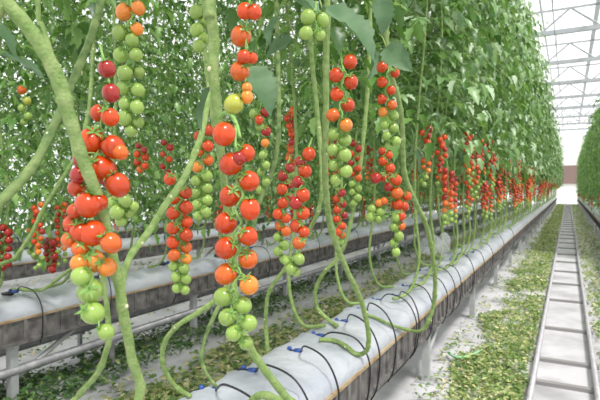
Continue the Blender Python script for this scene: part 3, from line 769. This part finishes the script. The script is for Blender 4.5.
TRM = [gen_truss(500+i, R.randint(18, 23), .0178, True) for i in range(4)]
TRL = [gen_truss(520+i, R.randint(17, 21), .0178, False) for i in range(4)]
TRG = [gen_truss(540+i, 14, .0165, True, 'rroggggg') for i in range(2)]
def gvine(x, y, z, side, fol, st, ntr, ztr, label, group, detail, rng, parts=True):
    r = empty('tomato_vine', (x, y, z), label, 'tomato plant', group)
    place('stem', rng.choice(st), r, (0, 0, 0), (0, 0, rng.uniform(-.4, .4)+(0 if side > 0 else PI)))
    place('foliage', rng.choice(fol), r, (.0, 0, 0), (0, 0, rng.uniform(0, 2*PI)), (1, 1, rng.uniform(.95, 1.04)))
    for k in range(ntr):
        zz = ztr-k*.26+rng.uniform(-.06, .08); xx = side*rng.uniform(.12, .27); yy = rng.uniform(-.16, .16)
        rz = rng.uniform(0, 2*PI)
        if detail:
            me, L = rng.choice(TRL); t = place('fruit_truss', me, r, (xx, yy, zz), (0, 0, rz))
            for p, rad, c in L: place('tomato', TOML[c], t, p, (rng.uniform(-.3, .3), rng.uniform(-.3, .3), 0), rad)
        else:
            me, L = rng.choice(TRM if rng.random() < .85 else TRG); place('fruit_truss', me, r, (xx, yy, zz), (0, 0, rz))
    return r
rg = random.Random(5)
y = 2.75; k = 0
MID = ['first leafy vine with full foliage beyond the bent stems on the near film', 'second leafy vine beyond the bent stems on the near film', 'third leafy vine beyond the bent stems on the near film']
while y < 40.5:
    lab = MID[k] if k < 3 else ('red-fruited vine partway along the front row, beside the leafy strip' if y < 9 else 'distant leafy vine in the front row beside the pipe rails')
    grp = 'front row vines partway along' if y < 9 else 'distant front row vines'
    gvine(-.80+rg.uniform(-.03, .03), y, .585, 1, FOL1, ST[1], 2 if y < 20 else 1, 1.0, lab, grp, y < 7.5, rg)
    y += .36 if y < 12 else .48; k += 1
y = 1.9
while y < 16:
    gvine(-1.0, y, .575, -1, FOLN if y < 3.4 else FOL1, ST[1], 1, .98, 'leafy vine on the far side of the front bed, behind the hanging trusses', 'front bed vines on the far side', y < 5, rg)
    y += .5
y = 1.2
while y < 23:
    gvine(-2.78+rg.uniform(-.1, .1), y, .585, 1, FOL2, ST[2], 1 if rg.random() < .75 else 0, .52, 'leafy vine of the second row, small in the gaps between front trusses', 'second row vines', y < 4.5, rg)
    y += .43
y = 2.2
while y < 22:
    gvine(-4.78+rg.uniform(-.1, .1), y, .585, 1, FOL2, ST[2], 1 if rg.random() < .5 else 0, .5, 'leafy vine of the third row, deep in the left background', 'third row vines', False, rg)
    y += .62
y = 9.5
while y < 40.5:
    gvine(RX+.03+rg.uniform(-.04, .04), y, .585, -1, FOL3, ST[3], 1 if rg.random() < .4 else 0, .42, 'leafy vine of the hedge-like row right of the pipe rails', 'right row vines', False, rg)
    y += .5
# everything farther: one mass
def foliage_mass():
    rng = np.random.RandomState(9); LV, LFc = LF0; Vs = []; Fc = []; c = 0
    def band(n, x, y0, y1, z0, z1, s, w):
        nonlocal c, Fc
        for _ in range(n):
            p = np.array((x+rng.normal(0, w), rng.uniform(y0, y1), rng.uniform(z0, z1)))
            az = rng.uniform(0, 2*PI); fr = frame((math.cos(az), math.sin(az), rng.uniform(-1, .3)), rng.uniform(-.6, .6))
            Vs.append((LV*s*rng.uniform(.7, 1.3))@fr+p); Fc += [tuple(i+c*len(LV) for i in f) for f in LFc]; c += 1
    band(32000, -6.72, 3.5, 30, .6, 3.9, .105, .28)
    band(2600, -2.8, 23, 40, .95, 3.9, .14, .26)
    band(14000, -8.7, 4, 30, .35, 3.9, .15, .28)
    band(2200, 2.7, 8, 40, .9, 2.7, .13, .24)
    return link('distant_foliage', np.concatenate(Vs), Fc, [M['leaf']])
o = foliage_mass(); tag(o, 'mass of vine leaves in the farthest rows', 'foliage', kind='stuff')

# ================================================================== LIGHT
w = bpy.data.worlds.new('sky'); sc.world = w; w.use_nodes = True
bg = w.node_tree.nodes['Background']; bg.inputs['Color'].default_value = (.98, .985, .97, 1); bg.inputs['Strength'].default_value = 1.55
sl = bpy.data.lights.new('sun', 'SUN'); sl.energy = 4.2; sl.angle = math.radians(11); sl.color = (1, .97, .92)
so = bpy.data.objects.new('sun', sl); COL.objects.link(so)
so.rotation_euler = Vector((-.50, .35, -1.0)).to_track_quat('-Z', 'Y').to_euler()
sc.cycles.max_bounces = 10; sc.cycles.transparent_max_bounces = 12; sc.cycles.diffuse_bounces = 5
sc.cycles.use_denoising = True
sc.view_settings.view_transform = 'Standard'; sc.view_settings.look = 'None'
sc.view_settings.exposure = 0.0; sc.view_settings.gamma = 1; sc.view_settings.use_curve_mapping = False
